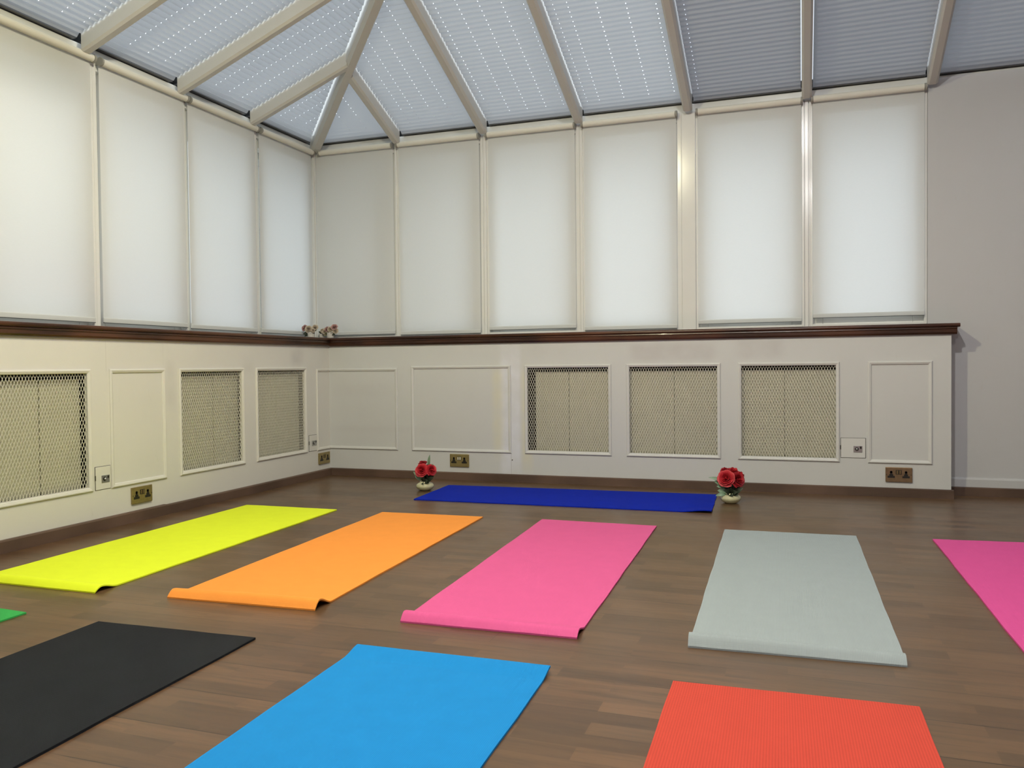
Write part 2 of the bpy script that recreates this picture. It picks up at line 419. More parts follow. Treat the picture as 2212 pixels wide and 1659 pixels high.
# bottom rail in front of the frames, eaves beam
for side, ua, ub in (('b', -.25, 4.225), ('l', RY, .19)):
    o_ = off[side]; bm = BM()
    wbox(bm, side, ua, ub, .172 + o_, .206 + o_, 1.067, 1.088 if side == 'b' else 1.080)
    struct('trim_%d' % tn, bm, M['frame_white'], bevel=.003); tn += 1
for side, ua, ub in (('b', -.30, RX), ('l', RY, .25)):
    o_ = off[side]; bm = BM()
    wprofile(bm, side, [(.178 + o_, 2.50), (.178 + o_, 2.614), (.186 + o_, 2.620), (.22 + o_, 2.618), (.40 + o_, 2.56), (.40 + o_, 2.50)], ua, ub)
    struct('trim_%d' % tn, bm, M['frame_white'], bevel=.002); tn += 1
# gutter outside, shades the window heads
bm = BM(); wprofile(bm, 'b', [(.40, 2.44), (.40, 2.56), (.55, 2.56), (.55, 2.44)], -.45, RX); struct('gutter', bm, M['gutter'])
bm = BM(); wprofile(bm, 'l', [(.45, 2.44), (.45, 2.56), (.60, 2.56), (.60, 2.44)], RY, .55); struct('gutter', bm, M['gutter'])

# ------------------------------------------------------------------ roof: rafters, glass, ridge
def raft_back(X, Ya, Yb, w=.062, below=.094, above=.05):
    def zz(Y): return EZ + SL * (.15 - Y)
    bm = BM(); h = w / 2; c = .013
    prof = [(-h, above), (-h, -below + c), (-h + c, -below), (h - c, -below), (h, -below + c), (h, above)]
    prism(bm, [[Vector((X + a, Y, max(zz(Y) + b, 2.548) )) for a, b in prof] for Y in (Ya, .045, Yb)] if Ya > .05 else
              [[Vector((X + a, Y, zz(Y) + b)) for a, b in prof] for Y in (Ya, Yb)])
    return bm
RBX = [.548, 1.262, 1.988, 2.752, 3.513, 4.245, 4.98, 5.72, 6.46]
RLY = [-.680, -1.395, -2.119, -2.85, -3.58, -4.31, -5.04, -5.77, -6.50, -7.23]
def hipY(X): return .15 - (X + .20)             # left hip in plan
def add_trim(bm, mat=None, **kw):
    global tn
    o = struct('trim_%d' % tn, bm, mat or M['rafter'], **kw); tn += 1; return o
ridgeX = RX / 2; hipEndY = hipY(ridgeX)
for X in RBX:
    Yb = hipY(X) if X < ridgeX else hipY(RX - X)
    add_trim(raft_back(X, .115, Yb + .02))
for Y in RLY:
    Xe = min(ridgeX, -.20 + (.15 - Y))
    for flip in (0, 1):
        bm = raft_back(0, .115, .15 - (Xe + .2) + .02)
        # re-use the same profile, turned to climb along X
        for v in bm.verts:
            x, y, z = v.co; nx = -.20 + (.15 - y); ny = Y - x
            v.co = (RX - nx if flip else nx, ny, z)
        add_trim(bm)
def hip(flip):
    bm = BM(); h = .040; c = .016; k = SL
    prof = [(-h, .05), (-h, -.085 + c), (-h + c, -.10), (h - c, -.10), (h, -.085 + c), (h, .05)]
    rings = []
    for t in (.02, .08, ridgeX + .2):
        p = Vector((-.20 + t, .15 - t, EZ + SL * t)); sx = Vector((1, 1, 0)).normalized()
        rings.append([Vector((p.x, p.y, max(p.z + b, 2.548))) + sx * a for a, b in prof])
    if flip: rings = [[Vector((RX - p.x, p.y, p.z)) for p in r] for r in rings]
    prism(bm, rings); return bm
add_trim(hip(0)); add_trim(hip(1))
bm = BM(); box(bm, ridgeX - .05, ridgeX + .05, RY, hipEndY, RZ - .13, RZ + .06); add_trim(bm)
# glazing above the blinds, one hipped shell
bm = BM(); g = .055; e0 = -.25
def rp(x, y, sdist): return bm.verts.new((x, y, EZ + SL * sdist + g))
XS = 2.752
# back slope left of the wide pillar, back slope right of it (tint added to dim the daylight on its blinds), the two side slopes
def rz(x, y): return EZ + g + SL * min(x + .2, RX + .2 - x, .15 - y)
def face(ps, mi=0): bm.faces.new([bm.verts.new((x, y, rz(x, y))) for x, y in ps]).material_index = mi
face([(-.45, .40), (XS, .40), (XS, hipY(XS))])
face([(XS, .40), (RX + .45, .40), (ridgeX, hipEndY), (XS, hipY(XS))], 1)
face([(-.45, .40), (ridgeX, hipEndY), (ridgeX, RY), (-.45, RY)])
face([(RX + .45, .40), (RX + .45, RY), (ridgeX, RY), (ridgeX, hipEndY)])
struct('ceiling', bm, [M['glass'], M['glass_dimming']])
# opaque strip added over the lower glazing, darkens the blinds near the eaves
bm = BM()
for q in ([(-.45, .40), (RX + .45, .40), (RX + .22, .17), (-.22, .17)], [(-.45, .40), (-.22, .17), (-.22, RY), (-.45, RY)]):
    prism(bm, [[Vector((x, y, rz(x, y) + h)) for x, y in q] for h in (.004, .012)])
struct('added_eaves_shade', bm, M['alu_dark'])

# ------------------------------------------------------------------ pleated roof blinds
PITCH = .0390; SEG = PITCH / 2; cosr = math.cos(math.radians(21.5))
def pleated(side, u0, u1, label, cols=None, flip=False, smax=None):
    # rows run along u; s is measured in plan from the eaves inwards
    gap = .0365; u0, u1 = u0 + gap, u1 - gap
    base = W('b', (u0 + u1) / 2, .15, EZ) if side == 'b' else (Vector((-.20, (u0 + u1) / 2, EZ)) if not flip else Vector((RX + .2, (u0 + u1) / 2, EZ)))
    t = thing('pleated_blind', base, label, 'roof blind', 'pleated blinds between the rafters')
    bm = BM(); uvl = bm.loops.layers.uv.new('UVMap'); rows = []
    limit = ridgeX + .2 - .08; i = 0; s = .012
    hg = .062  # clearance to hip
    while s < limit:
        lo, hi = u0, u1
        if side == 'b':
            lo = max(lo, -.20 + s + hg); hi = min(hi, RX + .20 - s - hg)
        else: hi = min(hi, .15 - s - hg - .007)
        if hi - lo < .02: break
        dz = .0072 if i % 2 else -.0072
        n = 1
        row = []
        for uu in (lo, hi):
            z = EZ + SL * s + dz
            if side == 'b': p = (uu, .15 - s, z)
            else: p = ((-.20 + s) if not flip else (RX + .20 - s), uu, z)
            row.append((bm.verts.new(p), uu))
        rows.append((row, i / 2)); i += 1; s += SEG * cosr
    cols = cols or []
    def cu(x):
        if not cols: return 0.0
        c = sorted(cols)
        if len(c) == 1: return 1 + (x - c[0]) / .15 if abs(x - c[0]) < .061 else 1.4
        for k in range(len(c) - 1):
            if x <= c[k + 1] or k == len(c) - 2: return k + 1 + (x - c[k]) / (c[k + 1] - c[k])
    pts = []
    # split every strip at the cord columns so that the map is exact
    for (ra, va), (rb, vb) in zip(rows, rows[1:]):
        lo = max(ra[0][1], rb[0][1]); hi = min(ra[1][1], rb[1][1])
        cl = sorted(cols) if len(cols) != 1 else [cols[0] - .06, cols[0], cols[0] + .06, cols[0] + .0612]
        cuts = [x for x in cl if lo + .001 < x < hi - .001]
        la = [(ra[0][0], ra[0][1])]; lb = [(rb[0][0], rb[0][1])]
        for x in cuts:
            for lst, r in ((la, ra), (lb, rb)):
                f = (x - r[0][1]) / (r[1][1] - r[0][1])
                lst.append((bm.verts.new(r[0][0].co.lerp(r[1][0].co, f)), x))
        la.append((ra[1][0], ra[1][1])); lb.append((rb[1][0], rb[1][1]))
        for k in range(len(la) - 1):
            q = (la[k], la[k + 1], lb[k + 1], lb[k]); vv = (va, va, vb, vb)
            f = bm.faces.new([p[0] for p in q])
            for lp, p, v_ in zip(f.loops, q, vv): lp[uvl].uv = (cu(p[1]), v_)
    obj('fabric', bm, M['pleat'], parent=t, normals=False)
    bm = BM()
    if side == 'b': box(bm, u0 - .006, u1 + .006, .150, .194, EZ - .004, EZ + .006)
    elif not flip: box(bm, -.244, -.200, u0 - .006, min(u1 + .006, .10), EZ - .004, EZ + .006)
    else: box(bm, RX + .178, RX + .202, u0 - .006, min(u1 + .006, .07), EZ - .014, EZ + .006)
    obj('bottom_rail', bm, M['alu_dark'], parent=t)
    return t
ords = ['first', 'second', 'third', 'fourth', 'fifth', 'sixth', 'seventh', 'eighth', 'ninth', 'tenth']
BC = {0: [.05, .192, .336, .493], 1: [.60, .71, .798, .926, 1.063, 1.196], 2: [1.36, 1.502, 1.636, 1.775, 1.905, 1.946], 3: [2.076, 2.161, 2.332, 2.503, 2.675], 4: [2.832]}
bl = ['pleated roof blind in the small triangle right of the hip beam',
      'pleated roof blind above the second back window from the corner',
      'grey pleated roof blind with bright cord holes, above the third back window from the corner',
      'pleated roof blind with brightest cord holes, above the fourth back window',
      'dark pleated roof blind with one dotted cord line, above the fifth back window',
      'dark grey pleated roof blind without cord holes, above the sixth back window',
      'dark bluish pleated roof blind above the plain wall, top right of the photo']
edges = [-.26] + RBX
for i in range(7): pleated('b', edges[i], edges[i + 1], bl[i], BC.get(i))
LC = {}
eL = [.20] + RLY
ll = ['pleated roof blind in the small triangle left of the hip beam',
      'pleated roof blind with bright dots, above the second left window from the corner',
      'grey pleated roof blind above the third left window from the corner',
      'dark pleated roof blind above the fourth left window from the corner']
for i in range(4):
    a, b = eL[i + 1], eL[i]
    if i == 0: cols = [-.60, -.47, -.34, -.20]
    else: cols = [a + .09 + k * (b - a - .18) / 4 for k in range(5)]
    pleated('l', a, b, ll[i], cols)

# the rest of the roof, outside the picture, is closed by plain opaque boards (it carries the lamps)
bm = BM()
def quad(ps): bm.faces.new([bm.verts.new(p) for p in ps])
zl = lambda s: EZ + SL * s + .012
Yl = RLY[3]
quad([(-.2, Yl, zl(0)), (ridgeX, Yl, zl(ridgeX + .2)), (ridgeX, RY, zl(ridgeX + .2)), (-.2, RY, zl(0))])
quad([(ridgeX, RY, zl(ridgeX + .2)), (ridgeX, hipEndY, zl(ridgeX + .2)), (RX + .2, .15, zl(0)), (RX + .2, RY, zl(0))])
struct('ceiling_boards', bm, M['pleat_plain'] if 'pleat_plain' in M else simple('plain_roof_blind', (.34, .35, .36), .8))

# ------------------------------------------------------------------ roller blinds
def roller(side, a, b, zb, label, ia=0, ib=0):
    o_ = off[side]; d = DB + o_; r = .021; zt = 2.551
    t = thing('roller_blind', W(side, (a + b) / 2, d, zb), label, 'blind', 'white roller blinds over the windows')
    # fabric: very slightly wavy sheet with thickness, hem sleeve at the bottom
    bm = BM(); n = 14; m_ = 10
    def pt(i, j, th):
        u = a + (b - a) * i / n; z = zb + .004 + (zt - .012 - zb) * j / m_
        w = .0016 * math.sin(3.1 * i / n * math.pi + a * 5) * (1 - j / m_)
        return W(side, u, d + w + th, z)
    G = [[[bm.verts.new(pt(i, j, th)) for j in range(m_ + 1)] for i in range(n + 1)] for th in (0,)][0]
    for i in range(n):
        for j in range(m_): bm.faces.new((G[i][j], G[i + 1][j], G[i + 1][j + 1], G[i][j + 1]))
    obj('fabric', bm, M['roller'], parent=t, smooth=True)
    bm = BM(); rod(bm, W(side, a + ia + .004, d - r + .001, zt - r * .3), W(side, b - ib - .004, d - r + .001, zt - r * .3), r, 20)
    tu = obj('roller_tube', bm, M['roller_tube'], parent=t, smooth=False)
    # hem bar sewn into the fabric
    bm = BM(); pr = [(-.0045, 0), (-.0045, .022), (-.002, .026), (.003, .026), (.003, 0)]
    prism(bm, [[W(side, u, d + p, zb + q) for p, q in pr] for u in (a + .001, b - .001)])
    obj('hem', bm, M['roller'], parent=t)
    bm = BM(); wbox(bm, side, a, b, d - .004, d + .003, zb - .004, zb + .001)
    obj('bottom_bar', bm, M['bar_grey'], parent=t)
    for u0, u1 in ((a + ia - .010, a + ia + .002), (b - ib - .002, b - ib + .010)):
        bm = BM(); rod(bm, W(side, u0, d - r + .001, zt - r * .3), W(side, u1, d - r + .001, zt - r * .3), r + .003, 18)
        wbox(bm, side, u0 + .002, u1 - .002, d - r, d + .022, zt - r * .3 - .016, zt + .012)
        obj('bracket', bm, M['cap_grey'], parent=t)
    return t
for i, (a, b) in enumerate(BAY['b']):
    lab = ['white roller blind on the back wall, right beside the room corner',
           'white roller blind on the back wall, second from the room corner',
           'white roller blind on the back wall, third from the room corner',
           'white roller blind on the back wall, just left of the wide white pillar',
           'white roller blind on the back wall, just right of the wide white pillar',
           'white roller blind at the right end of the back windows, hanging shortest'][i]
    roller('b', a, b, BZ['b'][i], lab, ia=.045 if i == 0 else 0)
for i, (a, b) in list(enumerate(BAY['l']))[6:]:
    lab = {9: 'narrow-looking white roller blind on the left wall, beside the room corner', 8: 'white roller blind on the left wall, second from the room corner',
           7: 'white roller blind on the left wall, third from the room corner', 6: 'large white roller blind on the left wall, cut by the left edge of the photo'}[i]
    roller('l', a, b, BZ['l'][i], lab, ib=.012 if i == 9 else 0)
# windows of the left wall outside the picture get one closed blind each as well
for i, (a, b) in list(enumerate(BAY['l']))[:6]:
    roller('l', a, b, 1.1, 'white roller blind outside the picture on the left wall, %s from the front' % ords[i])

# ------------------------------------------------------------------ mouldings
MP = [(0, 0), (0, .006), (.005, .0110), (.010, .0110), (.013, .009), (.018, .0075), (.022, .003), (.022, 0)]
def mould(side, pts, closed=True):
    bm = BM(); n = len(pts); P2 = [Vector(p) for p in pts]
    def nrm(a, b): d = (b - a).normalized(); return Vector((-d.y, d.x))
    rings = []
    for i in range(n):
        ns = []
        if closed or i > 0: ns.append(nrm(P2[i - 1], P2[i]))
        if closed or i < n - 1: ns.append(nrm(P2[i], P2[(i + 1) % n]))
        m = sum(ns, Vector((0, 0))); m = m / len(ns)
        m = m / max(m.length_squared, 1e-6) if len(ns) == 2 else m
        rings.append([W(side, P2[i].x + m.x * w, -h, P2[i].y + m.y * w) for w, h in MP])
    if closed: rings.append(rings[0])
    prism(bm, rings, cap=not closed)
    if closed: bmesh.ops.remove_doubles(bm, verts=bm.verts, dist=1e-5)
    return bm
def rect(a, b, z0=ZF0, z1=ZF1): return [(a, z0), (b, z0), (b, z1), (a, z1)]
def plain_frame(side, a, b): add_trim(mould(side, rect(a, b)), M['mould'] if side == 'b' else M['mould_l'])
plain_frame('b', .708, 1.501); plain_frame('b', 3.867, 4.230); plain_frame('l', -2.172, -1.767)
plain_frame('l', -3.62, -3.02)
# frame that runs round the corner of the room
add_trim(mould('b', [(.0, ZF0), (.592, ZF0), (.592, .828), (0, .828)], False), M['mould'])
add_trim(mould('l', [(.0, .828), (-.188, .828), (-.188, ZF0), (0, ZF0)], False), M['mould_l'])

# ------------------------------------------------------------------ radiator grilles + radiators
def grille(side, a, b, label, mid):
    t = thing('radiator_grille', W(side, (a + b) / 2, 0, ZF0), label, 'grille', 'expanded metal radiator grilles in the panelling')
    obj('frame', mould(side, rect(a, b)), M['mould'] if side == 'b' else M['mould_l'], parent=t)
    bm = BM(); u0, u1, z0, z1 = a + .014, b - .014, ZF0 + .014, ZF1 - .012
    pu, pz = .0173, .0385; sl = pz / pu; hw = .0012
    for sg in (1, -1):
        k0 = int((-(z1 - z0) / sl) / pu) - 1; k1 = int(((u1 - u0) + (z1 - z0) / sl) / pu) + 1
        for k in range(k0, k1 + 1):
            # bar u = us + sg*(z-z0)/sl
            us = u0 + k * pu + (0 if sg > 0 else 0)
            za, zb = z0, z1
            def U(z): return us + sg * (z - z0) / sl
            # clip
            if sg > 0:
                za = max(za, z0 + (u0 - us) * sl); zb = min(zb, z0 + (u1 - us) * sl)
            else:
                za = max(za, z0 + (us - u1) * sl); zb = min(zb, z0 + (us - u0) * sl)
            if zb - za < .004: continue
            d0 = .007 + (.0006 if sg > 0 else 0)
            ring = lambda z: [W(side, U(z) - hw, d0, z), W(side, U(z) + hw, d0, z), W(side, U(z) + hw, d0 + .0022, z), W(side, U(z) - hw, d0 + .0022, z)]
            prism(bm, [ring(za), ring(zb)])
    obj('mesh', bm, M['grille'], parent=t)
    return t
def radiator(side, a, b, mid, label, ztop=.792, zbot=.225):
    d0 = .050
    t = thing('radiator', W(side, (a + b) / 2, d0 + .03, 0), label, 'radiator', 'panel radiators behind the grilles')
    bm = BM(); g = .0014 if side == 'b' else .0045
    for x0, x1 in ((a, mid - g), (mid + g, b)):
        wbox(bm, side, x0, x1, d0, d0 + .014, zbot, ztop)
    wbox(bm, side, a, b, d0 + .014, d0 + .02, zbot + .01, ztop - .01)
    obj('front_panel', bm, M['radiator'], parent=t, bevel=.004)
    bm = BM(); wbox(bm, side, a + .01, b - .01, d0 + .055, d0 + .067, zbot, ztop); obj('rear_panel', bm, M['radiator'], parent=t, bevel=.004)
    bm = BM()
    k = a + .03
    while k < b - .03: wbox(bm, side, k, k + .002, d0 + .02, d0 + .055, zbot + .03, ztop - .03); k += .03
    obj('convector_fins', bm, M['radiator'], parent=t)
    bm = BM(); bm.free()
    for uu in (a + .05, b - .05):
        bm = BM(); rod(bm, W(side, uu, d0 + .035, .002), W(side, uu, d0 + .035, zbot + .01), .0075); obj('pipe', bm, M['radiator'], parent=t)
gb = FR['b']; gl = FR['l']
grille('b', *gb[0], 'radiator grille on the back wall nearest the corner, black gap down its left side', 0)
grille('b', *gb[1], 'radiator grille in the middle of the three on the back wall', 0)
grille('b', *gb[2], 'radiator grille on the back wall beside the small hatch, rightmost of the three', 0)
radiator('b', 1.672, 2.226, 1.920, 'cream radiator behind the back wall grille nearest the corner')
radiator('b', 2.352, 2.962, 2.660, 'cream radiator behind the middle grille of the back wall')
radiator('b', 3.100, 3.695, 3.372, 'cream radiator behind the rightmost grille of the back wall')
grille('l', *gl[0], 'large radiator grille at the left edge of the photo, on the left wall', 0)
grille('l', *gl[1], 'radiator grille on the left wall, middle one of the three in view', 0)
grille('l', *gl[2], 'radiator grille on the left wall nearest the room corner', 0)
radiator('l', -2.90, -2.318, -2.560, 'cream radiator behind the large grille at the left edge')
radiator('l', -1.66, -1.048, -1.290, 'cream radiator behind the middle grille of the left wall')
radiator('l', -.93, -.345, -.62, 'cream radiator behind the left wall grille nearest the corner')
for a, b in ((-5.08, -4.45), (-4.35, -3.72)):
    grille('l', a, b, 'radiator grille on the left wall outside the picture, %s' % ('nearer the front' if a < -5 else 'nearer the back'), 0)
    radiator('l', a + .01, b - .01, (a + b) / 2, 'cream radiator on the left wall outside the picture, %s' % ('nearer the front' if a < -5 else 'nearer the back'))

# ------------------------------------------------------------------ access hatches
def hatch(side, a, b, z0, z1, lk, label, keyhole=True):
    t = thing('access_hatch', W(side, (a + b) / 2, -.001, z0), label, 'hatch', 'small valve hatches beside the grilles')
    bm = BM(); wbox(bm, side, a, b, -.0012, .002, z0, z1); obj('gap', bm, M['dark_gap'], parent=t)
    bm = BM(); wbox(bm, side, a + .0022, b - .003, -.0038, -.0012, z0 + .0022, z1 - .0022)
    obj('door', bm, M['mould'] if side == 'b' else M['mould_l'], parent=t, bevel=.0012)
    u0, u1, q0, q1 = lk
    bm = BM(); wbox(bm, side, u0, u1, -.0062, -.0038, q0, q1); pl = obj('lock_plate', bm, M['chrome'], parent=t, bevel=.001)
    cu, cz = u0 + (u1 - u0) * .38, (q0 + q1) / 2
    bm = BM(); rod(bm, W(side, cu, -.0062, cz), W(side, cu, -.0068, cz), .0115, 18); obj('recess', bm, M['black_plastic'], parent=pl)
    bm = BM(); lathe(bm, [(0, 0), (.006, 0), (.0072, .003), (.0055, .007), (0, .0085)], (0, 0, 0), 16)
    R = Matrix.Rotation(math.radians(90), 4, 'X') if side == 'b' else Matrix.Rotation(math.radians(90), 4, 'Y')
    bmesh.ops.transform(bm, matrix=R, verts=bm.verts); bmesh.ops.translate(bm, verts=bm.verts, vec=W(side, cu, -.0066, cz))
    obj('knob', bm, M['chrome'], parent=pl, smooth=True)
    bm = BM(); wbox(bm, side, u0 + (u1 - u0) * .72, u0 + (u1 - u0) * .92, -.0067, -.0060, cz + .002, q1 - .004); obj('slot', bm, M['black_plastic'], parent=pl)
    bm = BM(); hh = z0 + (z1 - z0) * .42; rod(bm, W(side, a + .0005, -.003, hh), W(side, a + .0005, -.003, hh + .026), .003, 8); obj('hinge', bm, M['dark_gap'], parent=t)
hatch('b', 3.7085, 3.856, .234, .361, (3.784, 3.835, .270, .312), 'small white hatch right of the back wall grilles, with chrome lock plate')
hatch('l', -2.279, -2.176, .207, .331, (-2.240, -2.187, .243, .282), 'small hatch with lock plate beside the large left wall grille')
hatch('l', -.299, -.192, .209, .332, (-.262, -.200, .250, .289), 'small hatch with lock plate near the room corner on the left wall')

# ------------------------------------------------------------------ sockets
def socket(side, u0, u1, z0, z1, label, metal, sw):
    t = thing('double_socket', W(side, (u0 + u1) / 2, 0, z0), label, 'socket', 'brass double wall sockets')
    w, h = u1 - u0, z1 - z0
    bm = BM(); wbox(bm, side, u0 + .002, u1 - .002, -.006, 0, z0 + .002, z1 - .002); obj('back_box', bm, metal, parent=t)
    bm = BM(); wbox(bm, side, u0, u1, -.012, -.006, z0, z1); pl = obj('face_plate', bm, metal, parent=t, bevel=.0035)
    def ub(a, b, q0, q1, d0, d1, m, name, par=t, bev=0):
        bm = BM(); wbox(bm, side, u0 + w * a, u0 + w * b, d0, d1, z0 + h * q0, z0 + h * q1); return obj(name, bm, m, parent=par, bevel=bev)
    for c in (.215, .765):
        bm = BM()
        wbox(bm, side, u0 + w * (c - .045), u0 + w * (c + .045), -.0128, -.0118, z0 + h * .52, z0 + h * .72)
        rod(bm, W(side, u0 + w * c, -.0128, z0 + h * .68), W(side, u0 + w * c, -.0118, z0 + h * .68), w * .050, 14)
        wbox(bm, side, u0 + w * (c - .135), u0 + w * (c + .135), -.0128, -.0118, z0 + h * .28, z0 + h * .42)
        wbox(bm, side, u0 + w * (c - .075), u0 + w * (c + .075), -.0128, -.0118, z0 + h * .42, z0 + h * .53)
        obj('socket_insert', bm, M['black_plastic'], parent=t)
    sp = ub(.385, .605, .52, .81, -.0128, -.0118, M['black_plastic'], 'switch_surround')
    for a, b in ((.41, .475), (.515, .58)): ub(a, b, .55, .78, -.0155, -.0128, sw, 'rocker_switch', t, .001)
    for c in (.045, .955):
        bm = BM(); rod(bm, W(side, u0 + w * c, -.0128, z0 + h * .5), W(side, u0 + w * c, -.0118, z0 + h * .5), .0028, 12); obj('screw', bm, M['dark_gap'], parent=t)
socket('b', 1.020, 1.172, .096, .190, 'brass double socket with two white switches, on the back wall by the left vase', M['brass'], M['switch_white'])
socket('b', 3.967, 4.119, .092, .184, 'bronze double socket at the right end of the back wall panelling', M['bronze'], M['switch_brass'])
socket('l', -2.040, -1.890, .096, .189, 'brass double socket on the left wall below the plain framed panel', M['brass'], M['switch_brass'])
socket('l', -.176, -.024, .099, .186, 'brass double socket on the left wall right beside the room corner', M['brass'], M['switch_brass'])
bm = BM(); rod(bm, (1.506, .0, .158), (1.506, -.003, .158), .0042, 10)
obj('screw', bm, M['black_plastic'], parent=bpy.data.objects['wall_back'])

# ------------------------------------------------------------------ yoga mats
def yoga_mat(corners, label, mat, curl=0.0, far=0.0, nu=24, nv=90, T=.0055, z0=.0006, wob=.0008, seed=1, cornerlift=None):
    # corners: far-left, far-right, near-right, near-left on the floor
    A_, B_, C_, D_ = [Vector((*c, 0)) for c in corners]; rnd = random.Random(seed)
    ph = [rnd.uniform(0, 6.28) for _ in range(4)]
    Wd = (B_ - A_).length; Ln = (D_ - A_).length
    bm = BM(); uvl = bm.loops.layers.uv.new('UVMap'); top = []; bot = []
    vs = [j / nv for j in range(nv + 1)]
    if curl: vs = sorted(set(vs + [1 - x / Ln for x in (0, .004, .010, .018, .026, .034, .044, .054, .066, .08, .095, .11, .13)]))
    if far: vs = sorted(set(vs + [x / Ln for x in (.006, .015, .03, .05, .08)]))
    def height(u, v):
        x = (1 - v) * Ln; h = 0
        if curl and x < .125:
            k = curl * (.9 + .2 * math.sin(2.5 * u + ph[0]))
            h = k * math.sin(math.pi * min(1, x / .040) * .5) if x < .040 else k * .5 * (1 + math.cos(math.pi * (x - .040) / .085))
        xf = v * Ln
        if far and xf < .09: h = far * .5 * (1 + math.cos(math.pi * xf / .09))
        if cornerlift:
            cu, cv, amt, rad = cornerlift
            dd = math.hypot((u - cu) * Wd, (v - cv) * Ln)
            if dd < rad: h += amt * .5 * (1 + math.cos(math.pi * dd / rad))
        return h
    for lay, store in ((T, top), (0, bot)):
        for v in vs:
            row = []
            for i in range(nu + 1):
                u = i / nu
                p = (A_.lerp(B_, u)).lerp(D_.lerp(C_, u), v)
                e = (B_ - A_).normalized(); f = (D_ - A_).normalized()
                if i in (0, nu): p = p + e * wob * (math.sin(v * 17 + ph[1] + i) + .6 * math.sin(v * 41 + ph[2]))
                if v in (0, 1): p = p + f * wob * .6 * math.sin(u * 9 + ph[3])
                x = (1 - v) * Ln
                if curl and x < .05: p = p - f * curl * .35 * (1 - x / .05)
                p.z = z0 + lay + height(u, v) + (0 if lay == 0 else .0003 * math.sin(u * 21 + ph[0]) * math.sin(v * 13 + ph[1]))
                row.append(bm.verts.new(p))
            store.append(row)
    def face(q, uvs):
        f = bm.faces.new(q)
        for lp, c in zip(f.loops, uvs): lp[uvl].uv = c
    nr = len(vs)
    for j in range(nr - 1):
        for i in range(nu):
            uv = [(i / nu * Wd, vs[j] * Ln), ((i + 1) / nu * Wd, vs[j] * Ln), ((i + 1) / nu * Wd, vs[j + 1] * Ln), (i / nu * Wd, vs[j + 1] * Ln)]
            face((top[j][i], top[j][i + 1], top[j + 1][i + 1], top[j + 1][i]), uv)
            face((bot[j][i], bot[j + 1][i], bot[j + 1][i + 1], bot[j][i + 1]), [uv[0], uv[3], uv[2], uv[1]])
    for j in range(nr - 1):
        for i in (0, nu):
            c = i / nu * Wd
            face((top[j][i], top[j + 1][i], bot[j + 1][i], bot[j][i]), [(c, vs[j] * Ln), (c, vs[j + 1] * Ln), (c + .005, vs[j + 1] * Ln), (c + .005, vs[j] * Ln)])
    for i in range(nu):
        for j in (0, nr - 1):
            face((top[j][i], top[j][i + 1], bot[j][i + 1], bot[j][i]), [(i / nu * Wd, 0), ((i + 1) / nu * Wd, 0), ((i + 1) / nu * Wd, .005), (i / nu * Wd, .005)])
    o = obj('yoga_mat', bm, mat)
    return tag(o, label, 'yoga mat', 'yoga mats laid out on the floor')
F = mat_foam
yoga_mat([(.282, -1.407), (.906, -1.399), (.978, -3.235), (.333, -3.235)], 'fluorescent yellow yoga mat nearest the left wall', F('yellow_foam', (.80, .93, .025)), curl=.020, seed=1)
yoga_mat([(1.205, -1.400), (1.816, -1.377), (1.896, -3.180), (1.288, -3.205)], 'bright orange yoga mat between the yellow and the pink ones', F('orange_foam', (.92, .32, .052)), curl=.026, seed=2)
yoga_mat([(2.151, -1.358), (2.771, -1.370), (2.829, -3.192), (2.235, -3.205)], 'pink yoga mat between the orange and the pale grey ones', F('pink_foam', (.70, .105, .295)), curl=.022, seed=3)
yoga_mat([(3.110, -1.365), (3.722, -1.348), (3.750, -3.146), (3.160, -3.165)], 'pale grey yoga mat between the two pink ones', F('grey_foam', (.365, .415, .43), amt=.32), curl=.026, seed=4)
yoga_mat([(4.055, -1.327), (4.665, -1.270), (4.690, -3.10), (4.078, -3.140)], 'magenta pink yoga mat cut by the right edge of the photo', F('magenta_foam', (.68, .080, .30)), curl=.018, seed=5)
yoga_mat([(.345, -3.460), (.956, -3.498), (.985, -5.320), (.372, -5.285)], 'green yoga mat of which only a corner shows at the left edge', F('green_foam', (.035, .36, .075)), seed=6)
yoga_mat([(1.282, -3.504), (1.885, -3.484), (1.950, -5.310), (1.330, -5.325)], 'charcoal black yoga mat in the foreground left of the sky blue one', F('black_foam', (.011, .0125, .0155), amt=.3, mott=.12, spec=.13), seed=7, T=.0065)
yoga_mat([(2.234, -3.471), (2.829, -3.465), (2.889, -5.285), (2.296, -5.290)], 'sky blue yoga mat in the foreground between the black and the red ones', F('blue_foam', (.006, .24, .62), amt=.18, mott=.07), far=.012, seed=8)
yoga_mat([(3.156, -3.441), (3.743, -3.423), (3.790, -5.240), (3.198, -5.255)], 'red yoga mat in the foreground at the bottom right', F('red_foam', (.62, .068, .042), weave=.0062, amt=.42), seed=9)
# royal blue mat across the back
yoga_mat([(1.140, -.309), (2.968, -.242), (3.000, -.902), (1.174, -.934)], 'royal blue yoga mat lying lengthwise along the back wall between two rose vases', F('royal_blue_foam', (.002, .018, .38), amt=.18, mott=.12, spec=.10), nu=90, nv=24, seed=10, cornerlift=(.985, 1.0, .012, .16))

